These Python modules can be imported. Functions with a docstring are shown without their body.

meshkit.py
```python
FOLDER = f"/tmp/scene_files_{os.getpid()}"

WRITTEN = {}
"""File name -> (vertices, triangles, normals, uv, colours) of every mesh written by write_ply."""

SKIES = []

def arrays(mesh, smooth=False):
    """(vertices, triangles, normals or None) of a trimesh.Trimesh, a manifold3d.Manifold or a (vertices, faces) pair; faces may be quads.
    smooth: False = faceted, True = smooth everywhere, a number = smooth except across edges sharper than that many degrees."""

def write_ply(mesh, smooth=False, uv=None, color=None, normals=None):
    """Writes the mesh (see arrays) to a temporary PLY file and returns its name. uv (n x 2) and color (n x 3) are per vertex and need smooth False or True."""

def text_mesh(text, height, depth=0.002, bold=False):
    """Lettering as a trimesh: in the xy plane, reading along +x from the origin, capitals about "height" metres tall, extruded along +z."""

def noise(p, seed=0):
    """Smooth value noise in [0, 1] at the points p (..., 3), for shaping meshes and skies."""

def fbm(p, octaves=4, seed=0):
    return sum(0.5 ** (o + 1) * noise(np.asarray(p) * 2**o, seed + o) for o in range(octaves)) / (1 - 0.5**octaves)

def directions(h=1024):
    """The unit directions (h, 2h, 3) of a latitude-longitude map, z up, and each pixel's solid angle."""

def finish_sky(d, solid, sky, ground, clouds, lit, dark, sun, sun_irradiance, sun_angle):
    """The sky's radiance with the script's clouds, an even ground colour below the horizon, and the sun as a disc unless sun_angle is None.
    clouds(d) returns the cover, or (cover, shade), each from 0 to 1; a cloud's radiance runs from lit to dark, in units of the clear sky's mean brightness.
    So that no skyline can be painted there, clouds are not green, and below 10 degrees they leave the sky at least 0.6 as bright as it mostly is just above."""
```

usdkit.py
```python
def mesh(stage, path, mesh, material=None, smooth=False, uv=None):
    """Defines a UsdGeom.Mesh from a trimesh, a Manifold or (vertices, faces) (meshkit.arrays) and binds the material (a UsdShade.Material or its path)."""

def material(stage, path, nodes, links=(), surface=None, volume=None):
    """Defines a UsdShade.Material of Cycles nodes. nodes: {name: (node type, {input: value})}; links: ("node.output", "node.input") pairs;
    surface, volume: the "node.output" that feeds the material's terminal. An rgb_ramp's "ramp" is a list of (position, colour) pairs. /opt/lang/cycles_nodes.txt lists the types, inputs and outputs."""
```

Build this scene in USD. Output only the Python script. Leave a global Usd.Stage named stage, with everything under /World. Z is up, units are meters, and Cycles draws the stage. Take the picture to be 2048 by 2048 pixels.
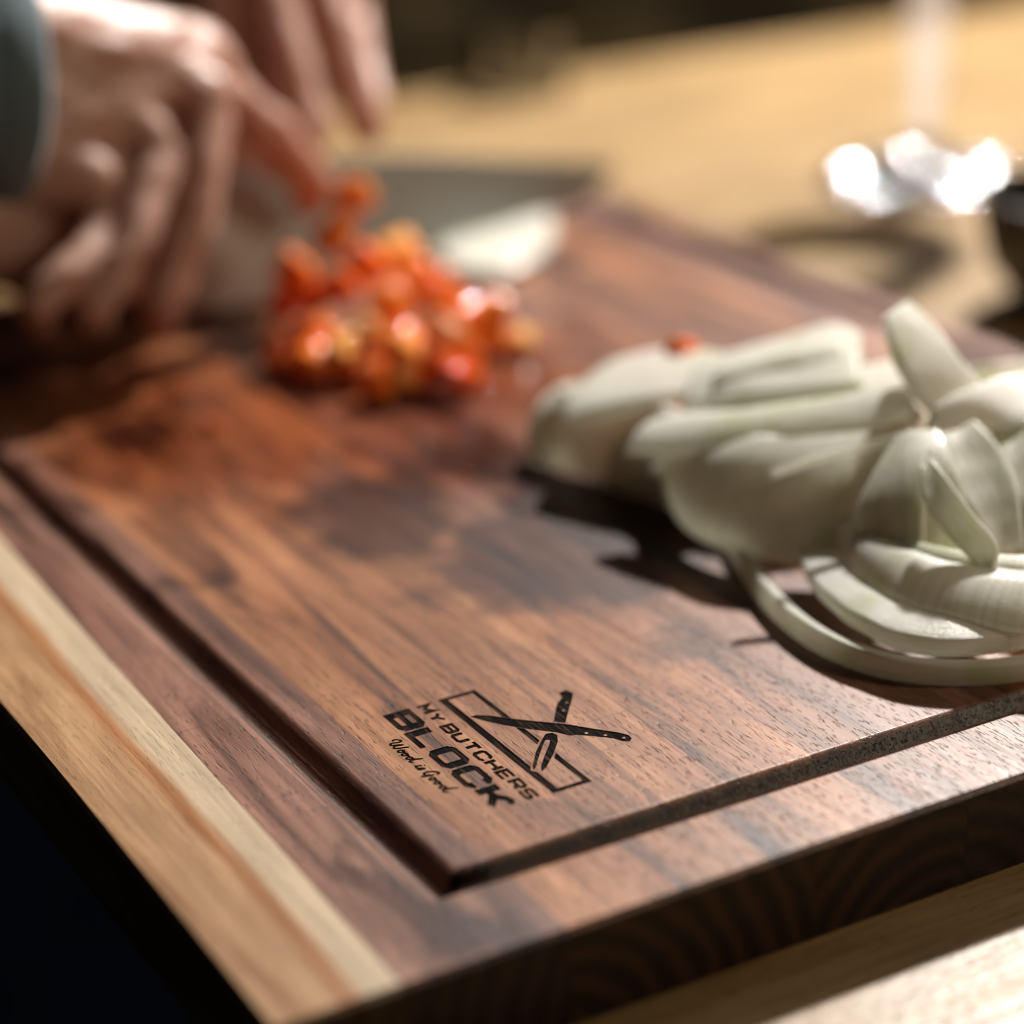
import math, random
import numpy as np, trimesh, usdkit, meshkit
import manifold3d as m3
from manifold3d import Manifold, CrossSection
from shapely.geometry import LineString, Polygon, Point, box as sbox
from shapely.ops import unary_union
from scipy.interpolate import CubicSpline
from pxr import Usd, UsdGeom, UsdLux, UsdShade, Gf, Sdf

# ---------------------------------------------------------------- camera, light
stage = Usd.Stage.CreateInMemory()
UsdGeom.SetStageUpAxis(stage, 'Z'); UsdGeom.SetStageMetersPerUnit(stage, 1.0)
UsdGeom.Xform.Define(stage, '/World'); UsdGeom.Scope.Define(stage, '/World/Looks')
R = np.array([[0.8672001304088939, -0.49721854085646633, -0.027159831504703275],
              [-0.21162035060366716, -0.3186177132859322, -0.9239586462557858],
              [0.450755766495758, 0.8070046315908044, -0.3815268844548331]])   # rows: camera right, down, forward
C = np.array([-0.14358626200714594, -0.35889955621047304, 0.2904644155758054])
F = 4700.675676088909            # focal length in pixels of a 2048 wide picture
T = 0.0248                       # height of the board's top above the table top (z = 0)
TABLE_H = 0.75
FOCUS = 0.562
LENS = 0.0225                    # opening of the lens, metres
cam = UsdGeom.Camera.Define(stage, '/World/camera')
focal = F / 2048 * 36
cam.CreateHorizontalApertureAttr(36.0); cam.CreateVerticalApertureAttr(36.0)
cam.CreateFocalLengthAttr(focal)
cam.CreateFocusDistanceAttr(FOCUS); cam.CreateFStopAttr(focal / (LENS * 1000))
cam.CreateClippingRangeAttr(Gf.Vec2f(0.02, 200))
cam.CreateExposureAttr(0.0)
Rc = np.stack([R[0], -R[1], -R[2]])
M = np.eye(4); M[:3, :3] = Rc; M[3, :3] = C
cam.AddTransformOp().Set(Gf.Matrix4d(*M.ravel().tolist()))

def lamp(name, pos, radius, power, color):
    l = UsdLux.SphereLight.Define(stage, '/World/' + name)
    l.CreateRadiusAttr(radius); l.CreateIntensityAttr(power); l.CreateColorAttr(Gf.Vec3f(*color))
    l.AddTranslateOp().Set(Gf.Vec3d(*pos))
lamp('key_lamp', (1.07, .86, 1.02), .038, 3500.0, (1.0, .945, .885))
lamp('glint_light', (1.95, .95, 1.5), .011, 2200.0, (1.0, .93, .86))  # small unseen light added for glints on glass and tomato
lamp('glint_light_001', (1.75, .45, 1.35), .011, 2200.0, (1.0, .96, .92))  # second added glint light, likewise unseen
lamp('warm_fill', (1.05, -.75, .85), .14, 31.0, (1.0, .80, .58))  # unseen front fill, added to brighten the onions, hands and tomato
dome = UsdLux.DomeLight.Define(stage, '/World/sky'); dome.CreateIntensityAttr(1.0)
dm = usdkit.material(stage, '/World/Looks/night_air', {'b': ('background_shader', {'color': (.95, .92, .9), 'strength': .007})}, surface='b.background')
UsdShade.MaterialBindingAPI.Apply(dome.GetPrim()).Bind(dm)
dome.GetPrim().SetCustomDataByKey('kind', 'structure')

# ---------------------------------------------------------------- helpers
rng = random.Random(7)
def ray(u, v): return R.T @ np.array([(u - 1024) / F, (v - 1024) / F, 1.0])
def at(u, v, h=0.0, base=T):     # the point seen at pixel (u, v) of a 2048 picture, h metres above the board
    r = ray(u, v); return C + r * ((base + h - C[2]) / r[2])
def at19(u, v, h=0.0, base=T): return at(u * 1.06004, v * 1.06004, h, base)
P0 = at(345, 665); BD = np.array([.9704, .2414, 0]); BN = np.array([BD[1], -BD[0], 0])
def onblade(u, v, d=0.0):        # the point seen at a pixel, d metres in front of the knife's plane
    r = ray(u, v); return C + r * (((P0 + BN * d - C) @ BN) / (r @ BN))

used = {}
def numbered(parent, name):
    k = used.get((parent, name), 0); used[(parent, name)] = k + 1
    return f'{parent}/{name}' + (f'_{k:03d}' if k else '')
def tag(p, label=None, cat=None, group=None, kind=None):
    p = p.GetPrim() if hasattr(p, 'GetPrim') else p
    for k, v in (('label', label), ('category', cat), ('group', group), ('kind', kind)):
        if v: p.SetCustomDataByKey(k, v)
    return p
def thing(name, label, cat, loc=(0, 0, 0), group=None, kind=None):
    x = UsdGeom.Xform.Define(stage, numbered('/World', name)); x.AddTranslateOp().Set(Gf.Vec3d(*map(float, loc)))
    tag(x, label, cat, group, kind); x.loc = np.array(loc, float)
    return x
def obj(name, mesh, material, parent=None, smooth=30, uv=None, label=None):
    """One mesh, given in world coordinates, under parent (or top level)."""
    if hasattr(mesh, 'to_mesh'):
        q = mesh.to_mesh(); mesh = trimesh.Trimesh(q.vert_properties[:, :3], q.tri_verts, process=False)
    path = str(parent.GetPath()) if parent is not None else '/World'
    off = getattr(parent, 'loc', np.zeros(3)) if parent is not None else np.zeros(3)
    mesh = mesh.copy(); mesh.vertices = mesh.vertices - off
    o = usdkit.mesh(stage, numbered(path, name), mesh, material, smooth, uv)
    o.loc = off
    if label: tag(o, label)
    return o
def mat(name, nodes, links, surface='p.BSDF'):
    return usdkit.material(stage, '/World/Looks/' + name, nodes, links, surface=surface)
def box(x0, x1, y0, y1, z0, z1): return Manifold.cube((x1 - x0, y1 - y0, z1 - z0)).translate((x0, y0, z0))
def solid(v, f): return Manifold(m3.Mesh(np.ascontiguousarray(v, np.float32), np.ascontiguousarray(f, np.uint32)))
def extrude(shape, depth, to3d):
    """A shapely shape, extruded; to3d maps (n, 3) local points to the scene (right-handed)."""
    cs = []
    for g in getattr(shape, 'geoms', [shape]):
        if g.is_empty or g.area < 1e-12: continue
        cs += [np.array(g.exterior.coords)[:-1]] + [np.array(i.coords)[:-1] for i in g.interiors]
    sec = CrossSection(cs, m3.FillRule.EvenOdd)
    mf = sec.extrude(depth); q = mf.to_mesh()
    v = to3d(np.asarray(q.vert_properties[:, :3], float))
    return solid(v, q.tri_verts)
def lathe(profile, center, n=64):
    m = trimesh.creation.revolve(np.array(profile, float), sections=n); m.apply_translation(center)
    if m.volume < 0: m.invert()
    return m

# ---------------------------------------------------------------- materials
def wood(name, dark, mid, light, seed, grain=1.0, pores=1.0, rough=.42, along='y', stain=True, bumpy=1.0, sap=None, spec=.33, edge_dark=1.0, streak=1.0, end_grain=False):
    """Timber: broad streaks, fine fibres and short dark pores that run along one axis."""
    s = lambda a, b: (a, b, a) if along == 'y' else (b, a, a)
    rnd = random.Random(seed); loc = (rnd.uniform(0, 50), rnd.uniform(0, 50), rnd.uniform(0, 50))
    N = {'g': ('geometry', {}),
         'm1': ('mapping', {'scale': s(78 * grain, 6.5), 'location': loc}), 'n1': ('noise_texture', {'scale': 1.0, 'detail': 5.0, 'roughness': .64, 'distortion': 1.3}),
         'm2': ('mapping', {'scale': s(760, 26), 'location': loc}), 'n2': ('noise_texture', {'scale': 1.0, 'detail': 2.0, 'roughness': .6}),
         'm3': ('mapping', {'scale': s(1900, 250), 'location': loc}), 'n3': ('noise_texture', {'scale': 1.0, 'detail': 1.0, 'roughness': .5}),
         'm4': ('mapping', {'scale': s(24, 9), 'location': loc}), 'n4': ('noise_texture', {'scale': 1.0, 'detail': 3.0, 'roughness': .55, 'distortion': .8}),
         'r1': ('rgb_ramp', {'ramp': [(0.0, dark), (.34, dark), (.47, mid), (.62, light), (1.0, light)]}),
         'f2': ('map_range', {'from_min': .30, 'from_max': .70, 'to_min': .80, 'to_max': 1.16, 'clamp': True}),
         'f3': ('map_range', {'from_min': .60, 'from_max': .72, 'to_min': 1.0, 'to_max': 1 - .55 * pores, 'clamp': True}),
         'f4': ('map_range', {'from_min': .25, 'from_max': .75, 'to_min': 1 - .34 * streak, 'to_max': 1 + .22 * streak, 'clamp': True}),
         'x1': ('math', {'math_type': 'multiply'}), 'x2': ('math', {'math_type': 'multiply'}),
         'c': ('vector_math', {'math_type': 'scale'}),
         'rr': ('map_range', {'from_min': .2, 'from_max': .8, 'to_min': rough - .07, 'to_max': rough + .12, 'clamp': True}),
         'ht': ('math', {'math_type': 'multiply_add', 'value2': .35}),
         'b': ('bump', {'strength': .55 * bumpy, 'distance': .00035}),
         'p': ('principled_bsdf', {'specular_ior_level': spec, 'ior': 1.45})}
    L = [('g.position', 'm1.vector'), ('g.position', 'm2.vector'), ('g.position', 'm3.vector'), ('g.position', 'm4.vector'),
         ('m1.vector', 'n1.vector'), ('m2.vector', 'n2.vector'), ('m3.vector', 'n3.vector'), ('m4.vector', 'n4.vector'),
         ('n1.fac', 'r1.fac'), ('n2.fac', 'f2.value'), ('n3.fac', 'f3.value'), ('n4.fac', 'f4.value'),
         ('f2.result', 'x1.value1'), ('f3.result', 'x1.value2'), ('x1.value', 'x2.value1'), ('f4.result', 'x2.value2'),
         ('n2.fac', 'rr.value'), ('rr.result', 'p.roughness'), ('n2.fac', 'ht.value1'), ('f3.result', 'ht.value3'), ('ht.value', 'b.height'), ('b.normal', 'p.normal')]
    col = 'r1.color'
    if sap:                      # a pale sapwood band with an amber line beside it
        x0, x1, cream, amber = sap
        N.update({'sx': ('separate_xyz', {}), 'mw': ('mapping', {'scale': (8, 9, 8), 'location': loc}), 'nw': ('noise_texture', {'scale': 1.0, 'detail': 2.0}),
                  'sh': ('math', {'math_type': 'multiply_add', 'value2': .007}), 'sl': ('math', {'math_type': 'multiply_add', 'value2': -.020}),
                  'm_c': ('map_range', {'range_type': 'smoothstep', 'from_min': x0 + .0025, 'from_max': x0 + .0062, 'clamp': True}),
                  'a0': ('math', {'math_type': 'subtract', 'value2': x0 + .0015}), 'a1': ('math', {'math_type': 'absolute'}),
                  'm_a': ('map_range', {'range_type': 'smoothstep', 'from_min': .0035, 'from_max': .0, 'to_min': 0.0, 'to_max': .75, 'clamp': True}),
                  'mk': ('mix', {'color2': amber}), 'mc': ('mix', {'color2': cream})})
        L += [('g.position', 'sx.vector'), ('g.position', 'mw.vector'), ('mw.vector', 'nw.vector'), ('nw.fac', 'sh.value1'), ('sx.y', 'sl.value1'), ('sx.x', 'sl.value3'), ('sl.value', 'sh.value3'),
              ('sh.value', 'm_c.value'), ('sh.value', 'a0.value1'), ('a0.value', 'a1.value1'), ('a1.value', 'm_a.value'),
              (col, 'mk.color1'), ('m_a.result', 'mk.fac'), ('mk.color', 'mc.color1'), ('m_c.result', 'mc.fac')]
        col = 'mc.color'
    L += [(col, 'c.vector1'), ('x2.value', 'c.scale')]
    col = 'c.vector'
    if stain:                    # juice soaked into the middle of the board, and scattered dark marks
        N.update({'d': ('vector_math', {'math_type': 'distance', 'vector2': (.165, .315, T)}), 'ms': ('mapping', {'scale': (26, 26, 26)}), 'ns': ('noise_texture', {'scale': 1.0, 'detail': 4.0, 'roughness': .6}),
                  'da': ('math', {'math_type': 'multiply_add', 'value2': .10}), 'dm': ('map_range', {'range_type': 'smoothstep', 'from_min': .185, 'from_max': .10, 'to_min': 0.0, 'to_max': 1.0, 'clamp': True}),
                  'dx': ('mix', {'mix_type': 'multiply', 'color2': (.72, .47, .36)}),
                  'mb': ('mapping', {'scale': (38, 21, 30), 'location': (3.3, 7.1, 0)}), 'nb': ('noise_texture', {'scale': 1.0, 'detail': 2.5, 'roughness': .5, 'distortion': .6}),
                  'bm': ('map_range', {'range_type': 'smoothstep', 'from_min': .57, 'from_max': .70, 'to_min': 0.0, 'to_max': .80, 'clamp': True}),
                  'bx': ('mix', {'mix_type': 'multiply', 'color2': (.26, .16, .12)}),
                  'rw': ('mix_float', {'b': .22})})
        L = [l for l in L if l[1] != 'p.roughness']
        L += [('g.position', 'd.vector1'), ('g.position', 'ms.vector'), ('ms.vector', 'ns.vector'), ('ns.fac', 'da.value1'), ('d.value', 'da.value3'), ('da.value', 'dm.value'),
              (col, 'dx.color1'), ('dm.result', 'dx.fac'), ('g.position', 'mb.vector'), ('mb.vector', 'nb.vector'), ('nb.fac', 'bm.value'),
              ('dx.color', 'bx.color1'), ('bm.result', 'bx.fac'), ('rr.result', 'rw.a'), ('dm.result', 'rw.fac'), ('rw.result', 'p.roughness')]
        col = 'bx.color'
        N.update({'k1': ('mapping', {'rotation': (0, 0, .62), 'scale': (11, 820, 11)}), 'kn': ('noise_texture', {'scale': 1.0, 'detail': 1.0}), 'k2': ('mapping', {'rotation': (0, 0, -.35), 'scale': (9, 700, 9), 'location': (4, 9, 0)}), 'kp': ('noise_texture', {'scale': 1.0, 'detail': 1.0}),
                  'kx': ('math', {'math_type': 'maximum'}), 'kr': ('map_range', {'from_min': .70, 'from_max': .76, 'to_min': 0.0, 'to_max': .42, 'clamp': True}), 'kc': ('mix', {'mix_type': 'multiply', 'color2': (.40, .28, .22)})})
        L += [('g.position', 'k1.vector'), ('k1.vector', 'kn.vector'), ('g.position', 'k2.vector'), ('k2.vector', 'kp.vector'), ('kn.fac', 'kx.value1'), ('kp.fac', 'kx.value2'), ('kx.value', 'kr.value'), ('kr.result', 'kc.fac'), (col, 'kc.color1')]
        col = 'kc.color'
        # soaked dark patches that also paint in the onion shadow, edges broken by noise; grime in the groove
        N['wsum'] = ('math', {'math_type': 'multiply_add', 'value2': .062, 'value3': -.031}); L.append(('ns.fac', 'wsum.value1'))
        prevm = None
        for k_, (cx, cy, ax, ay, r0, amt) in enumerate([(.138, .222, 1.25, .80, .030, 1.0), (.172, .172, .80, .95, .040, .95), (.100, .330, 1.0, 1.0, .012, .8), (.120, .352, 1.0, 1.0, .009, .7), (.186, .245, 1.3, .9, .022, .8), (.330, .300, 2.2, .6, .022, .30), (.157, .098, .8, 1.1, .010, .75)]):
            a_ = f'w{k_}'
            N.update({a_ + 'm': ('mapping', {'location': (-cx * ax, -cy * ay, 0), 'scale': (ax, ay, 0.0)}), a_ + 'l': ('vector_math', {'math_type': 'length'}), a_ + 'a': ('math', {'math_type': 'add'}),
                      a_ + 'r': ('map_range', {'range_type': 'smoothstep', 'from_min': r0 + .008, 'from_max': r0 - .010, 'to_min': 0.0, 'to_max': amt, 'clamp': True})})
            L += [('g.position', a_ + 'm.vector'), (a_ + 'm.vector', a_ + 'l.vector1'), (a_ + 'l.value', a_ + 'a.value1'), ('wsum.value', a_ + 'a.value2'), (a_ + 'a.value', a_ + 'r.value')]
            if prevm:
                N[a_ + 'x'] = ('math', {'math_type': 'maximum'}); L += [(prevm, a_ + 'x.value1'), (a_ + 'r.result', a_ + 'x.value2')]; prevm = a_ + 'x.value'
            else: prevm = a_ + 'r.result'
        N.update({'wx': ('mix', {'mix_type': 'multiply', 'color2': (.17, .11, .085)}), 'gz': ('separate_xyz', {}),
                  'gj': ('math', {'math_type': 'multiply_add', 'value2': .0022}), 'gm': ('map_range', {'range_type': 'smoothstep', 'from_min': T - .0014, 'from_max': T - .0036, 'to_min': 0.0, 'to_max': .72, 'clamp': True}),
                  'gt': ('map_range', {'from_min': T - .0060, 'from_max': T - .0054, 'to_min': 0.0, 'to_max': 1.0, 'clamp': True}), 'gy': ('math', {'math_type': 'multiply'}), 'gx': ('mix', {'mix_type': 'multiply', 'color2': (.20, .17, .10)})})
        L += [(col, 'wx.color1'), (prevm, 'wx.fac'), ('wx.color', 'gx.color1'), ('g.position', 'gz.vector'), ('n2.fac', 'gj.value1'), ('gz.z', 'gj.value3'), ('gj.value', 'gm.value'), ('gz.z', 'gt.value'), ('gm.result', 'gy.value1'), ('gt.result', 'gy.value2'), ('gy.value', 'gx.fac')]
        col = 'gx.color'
    if end_grain:                # faces across the fibres: growth rings, darkened by oil and painted-in shade
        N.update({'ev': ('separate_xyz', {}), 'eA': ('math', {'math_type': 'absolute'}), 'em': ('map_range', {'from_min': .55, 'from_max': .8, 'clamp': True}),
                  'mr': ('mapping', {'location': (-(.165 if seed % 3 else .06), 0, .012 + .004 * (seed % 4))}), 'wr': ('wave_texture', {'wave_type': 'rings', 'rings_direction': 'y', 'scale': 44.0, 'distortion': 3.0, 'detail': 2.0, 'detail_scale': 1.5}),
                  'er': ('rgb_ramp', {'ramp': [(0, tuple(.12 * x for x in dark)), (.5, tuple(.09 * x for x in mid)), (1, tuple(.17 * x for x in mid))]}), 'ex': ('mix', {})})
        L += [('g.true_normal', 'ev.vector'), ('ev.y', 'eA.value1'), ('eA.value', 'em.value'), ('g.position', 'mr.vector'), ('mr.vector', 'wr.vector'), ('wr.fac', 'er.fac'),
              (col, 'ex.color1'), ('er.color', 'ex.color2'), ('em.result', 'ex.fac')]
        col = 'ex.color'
    L.append((col, 'p.base_color'))
    return mat(name, N, L)

WAL = [((.052, .017, .008), (.215, .080, .033), (.37, .160, .072)),
       ((.065, .021, .010), (.245, .094, .039), (.40, .180, .082)),
       ((.050, .021, .016), (.165, .074, .050), (.29, .146, .100)),
       ((.054, .019, .010), (.200, .078, .040), (.34, .152, .082))]
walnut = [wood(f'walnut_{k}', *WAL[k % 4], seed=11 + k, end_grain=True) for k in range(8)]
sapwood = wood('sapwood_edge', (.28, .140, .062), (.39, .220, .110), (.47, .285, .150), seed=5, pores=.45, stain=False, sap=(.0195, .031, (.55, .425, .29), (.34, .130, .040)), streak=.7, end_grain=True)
pine = [wood(f'table_wood_{k}', (.205, .125, .050), (.275, .175, .076), (.33, .22, .104), seed=31 + k, grain=.6, pores=.75, rough=.40, along='x', stain=False, streak=.8) for k in range(3)]
burnt = mat('burnt_wood', {'g': ('geometry', {}), 'm': ('mapping', {'scale': (1500, 110, 1500)}), 'n': ('noise_texture', {'scale': 1.0, 'detail': 2.0}),
     'r': ('rgb_ramp', {'ramp': [(0, (.001, .001, .001)), (.50, (.003, .002, .002)), (.62, (.03, .018, .012)), (1, (.11, .06, .04))]}), 'b': ('bump', {'strength': .5, 'distance': .0003}), 'p': ('principled_bsdf', {'roughness': .85, 'specular_ior_level': .03})},
     [('g.position', 'm.vector'), ('m.vector', 'n.vector'), ('n.fac', 'r.fac'), ('r.color', 'p.base_color'), ('n.fac', 'b.height'), ('b.normal', 'p.normal')])

def onion_mat(name, base, vein, swap):
    return mat(name, {'tc': ('texture_coordinate', {}), 'm': ('mapping', {'scale': (.7, 30, 1) if swap else (11, .5, 1)}), 'n': ('noise_texture', {'scale': 1.0, 'detail': 3.0, 'roughness': .65, 'distortion': .25}),
        'g': ('geometry', {}), 'ng': ('noise_texture', {'scale': 60.0, 'detail': 2.0}), 'mg': ('map_range', {'from_min': .55, 'from_max': .72, 'to_min': 0.0, 'to_max': .34, 'clamp': True}),
        'r': ('rgb_ramp', {'ramp': [(0, vein), (.4, vein), (.6, base), (1, base)]}), 'gx': ('mix', {'color2': (.50, .60, .14)}), 'ty': ('mix', {'mix_type': 'multiply', 'fac': 1.0, 'color2': (1.0, .99, .94)}),
        'nf': ('noise_texture', {'scale': 1100.0, 'detail': 2.0}), 'ad': ('math', {'math_type': 'multiply_add', 'value2': .3}), 'b': ('bump', {'strength': .40, 'distance': .0008}),
        'p': ('principled_bsdf', {'roughness': .30, 'specular_ior_level': .5, 'ior': 1.38, 'coat_weight': .35, 'coat_roughness': .12}), 't': ('translucent_bsdf', {}), 'x': ('mix_closure', {'fac': .48})},
        [('tc.UV', 'm.vector'), ('m.vector', 'n.vector'), ('n.fac', 'r.fac'), ('g.position', 'ng.vector'), ('ng.fac', 'mg.value'), ('r.color', 'gx.color1'), ('mg.result', 'gx.fac'), ('gx.color', 'p.base_color'), ('gx.color', 'ty.color1'), ('ty.color', 't.color'),
         ('g.position', 'nf.vector'), ('nf.fac', 'ad.value1'), ('n.fac', 'ad.value3'), ('ad.value', 'b.height'), ('b.normal', 'p.normal'), ('p.BSDF', 'x.closure1'), ('t.BSDF', 'x.closure2')], 'x.closure')
onion_long = onion_mat('onion_long', (.97, .97, .95), (.87, .875, .79), True)
onion_cross = onion_mat('onion_cross', (.97, .97, .94), (.84, .845, .74), False)
onion_fan = onion_mat('onion_fan', (.97, .97, .94), (.70, .71, .58), True)
TOM = [((.94, .14, .012), (.95, .24, .026)), ((.95, .20, .022), (.96, .33, .05)), ((.95, .33, .06), (.96, .48, .14)), ((.88, .07, .008), (.92, .15, .016))]
tomato = [mat(f'tomato_{k}', {'g': ('geometry', {}), 'n': ('noise_texture', {'scale': 120.0, 'detail': 3.0}), 'r': ('rgb_ramp', {'ramp': [(0, c0), (.4, c0), (.6, c1), (1, c1)]}),
     'b': ('bump', {'strength': .4, 'distance': .0015}),
     'p': ('principled_bsdf', {'roughness': .20, 'subsurface_weight': .10, 'subsurface_scale': .003, 'subsurface_radius': (1, .5, .25), 'coat_weight': .7, 'coat_roughness': .06})},
     [('g.position', 'n.vector'), ('n.fac', 'r.fac'), ('r.color', 'p.base_color'), ('n.fac', 'b.height'), ('b.normal', 'p.normal')]) for k, (c0, c1) in enumerate(TOM)]
skin = mat('skin', {'g': ('geometry', {}), 'n': ('noise_texture', {'scale': 38.0, 'detail': 4.0}), 'r': ('rgb_ramp', {'ramp': [(0, (.32, .165, .118)), (.5, (.42, .24, .182)), (1, (.50, .31, .25))]}),
     'nf': ('noise_texture', {'scale': 420.0, 'detail': 3.0}), 'b': ('bump', {'strength': .35, 'distance': .0009}),
     'p': ('principled_bsdf', {'roughness': .42, 'subsurface_weight': .12, 'subsurface_scale': .004, 'subsurface_radius': (1, .4, .25), 'specular_ior_level': .35})},
     [('g.position', 'n.vector'), ('n.fac', 'r.fac'), ('r.color', 'p.base_color'), ('g.position', 'nf.vector'), ('nf.fac', 'b.height'), ('b.normal', 'p.normal')])
nail_mat = mat('nail', {'p': ('principled_bsdf', {'base_color': (.66, .40, .33), 'roughness': .25})}, [])
cloth = mat('sleeve_cloth', {'g': ('geometry', {}), 'm': ('mapping', {'scale': (60, 900, 900)}), 'n': ('noise_texture', {'scale': 1.0, 'detail': 2.0}), 'r': ('rgb_ramp', {'ramp': [(0, (.035, .060, .075)), (.5, (.075, .115, .135)), (1, (.13, .18, .20))]}),
     'b': ('bump', {'strength': .6, 'distance': .001}), 'p': ('principled_bsdf', {'roughness': .85, 'sheen_weight': .25})},
     [('g.position', 'm.vector'), ('m.vector', 'n.vector'), ('n.fac', 'r.fac'), ('r.color', 'p.base_color'), ('n.fac', 'b.height'), ('b.normal', 'p.normal')])
steel = mat('steel', {'g': ('geometry', {}), 'm': ('mapping', {'scale': (40, 40, 2500)}), 'n': ('noise_texture', {'scale': 1.0, 'detail': 3.0}), 'b': ('bump', {'strength': .12, 'distance': .0004}),
     'p': ('principled_bsdf', {'base_color': (.36, .375, .365), 'metallic': .55, 'roughness': .48})},
     [('g.position', 'm.vector'), ('m.vector', 'n.vector'), ('n.fac', 'b.height'), ('b.normal', 'p.normal')])
black_wood = mat('handle_black', {'g': ('geometry', {}), 'n': ('noise_texture', {'scale': 300.0}), 'b': ('bump', {'strength': .2, 'distance': .0004}), 'p': ('principled_bsdf', {'base_color': (.03, .02, .016), 'roughness': .45})}, [('g.position', 'n.vector'), ('n.fac', 'b.height'), ('b.normal', 'p.normal')])
rivet_mat = mat('rivet', {'p': ('principled_bsdf', {'base_color': (.6, .58, .55), 'metallic': 1.0, 'roughness': .3})}, [])
foot_glass = mat('foot_glass', {'t': ('transparent_bsdf', {'color': (.80, .79, .77)}), 'gl': ('glossy_bsdf', {'color': (.85, .9, .95), 'roughness': .10}), 'x': ('mix_closure', {'fac': .42})},
     [('t.BSDF', 'x.closure1'), ('gl.BSDF', 'x.closure2')], 'x.closure')
stem_glass = mat('stem_glass', {'t': ('transparent_bsdf', {'color': (.95, .94, .93)}), 'd': ('principled_bsdf', {'base_color': (.90, .85, .82), 'roughness': .2}), 'tr': ('translucent_bsdf', {'color': (.95, .90, .88)}), 'y': ('mix_closure', {'fac': .6}), 'x': ('mix_closure', {'fac': .5})},
     [('d.BSDF', 'y.closure1'), ('tr.BSDF', 'y.closure2'), ('t.BSDF', 'x.closure1'), ('y.closure', 'x.closure2')], 'x.closure')
glass = mat('clear_glass', {'f': ('fresnel', {'IOR': 1.45}), 't': ('transparent_bsdf', {'color': (.94, .95, .95)}), 'gl': ('glossy_bsdf', {'color': (1, 1, 1), 'roughness': .04}), 'x': ('mix_closure', {})},
     [('f.fac', 'x.fac'), ('t.BSDF', 'x.closure1'), ('gl.BSDF', 'x.closure2')], 'x.closure')
dark_glaze = mat('dark_glaze', {'g': ('geometry', {}), 'n': ('noise_texture', {'scale': 40.0}), 'r': ('rgb_ramp', {'ramp': [(0, (.012, .011, .008)), (1, (.03, .026, .016))]}), 'p': ('principled_bsdf', {'roughness': .35})}, [('g.position', 'n.vector'), ('n.fac', 'r.fac'), ('r.color', 'p.base_color')])
earth = mat('dark_ground', {'g': ('geometry', {}), 'n': ('noise_texture', {'scale': 2.6, 'detail': 5.0, 'roughness': .62}), 'v': ('voronoi_texture', {'scale': 9.0, 'randomness': 1.0}),
     'r': ('rgb_ramp', {'ramp': [(0, (.010, .008, .003)), (.44, (.04, .027, .009)), (.55, (.26, .15, .035)), (.68, (.46, .28, .09)), (1, (.60, .42, .20))]}), 'f': ('map_range', {'from_min': .1, 'from_max': .7, 'to_min': 1.25, 'to_max': .55, 'clamp': True}), 'c': ('vector_math', {'math_type': 'scale'}), 'p': ('principled_bsdf', {'roughness': .9})},
     [('g.position', 'n.vector'), ('g.position', 'v.vector'), ('n.fac', 'r.fac'), ('r.color', 'c.vector1'), ('v.distance', 'f.value'), ('f.result', 'c.scale'), ('c.vector', 'p.base_color')])
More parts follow.
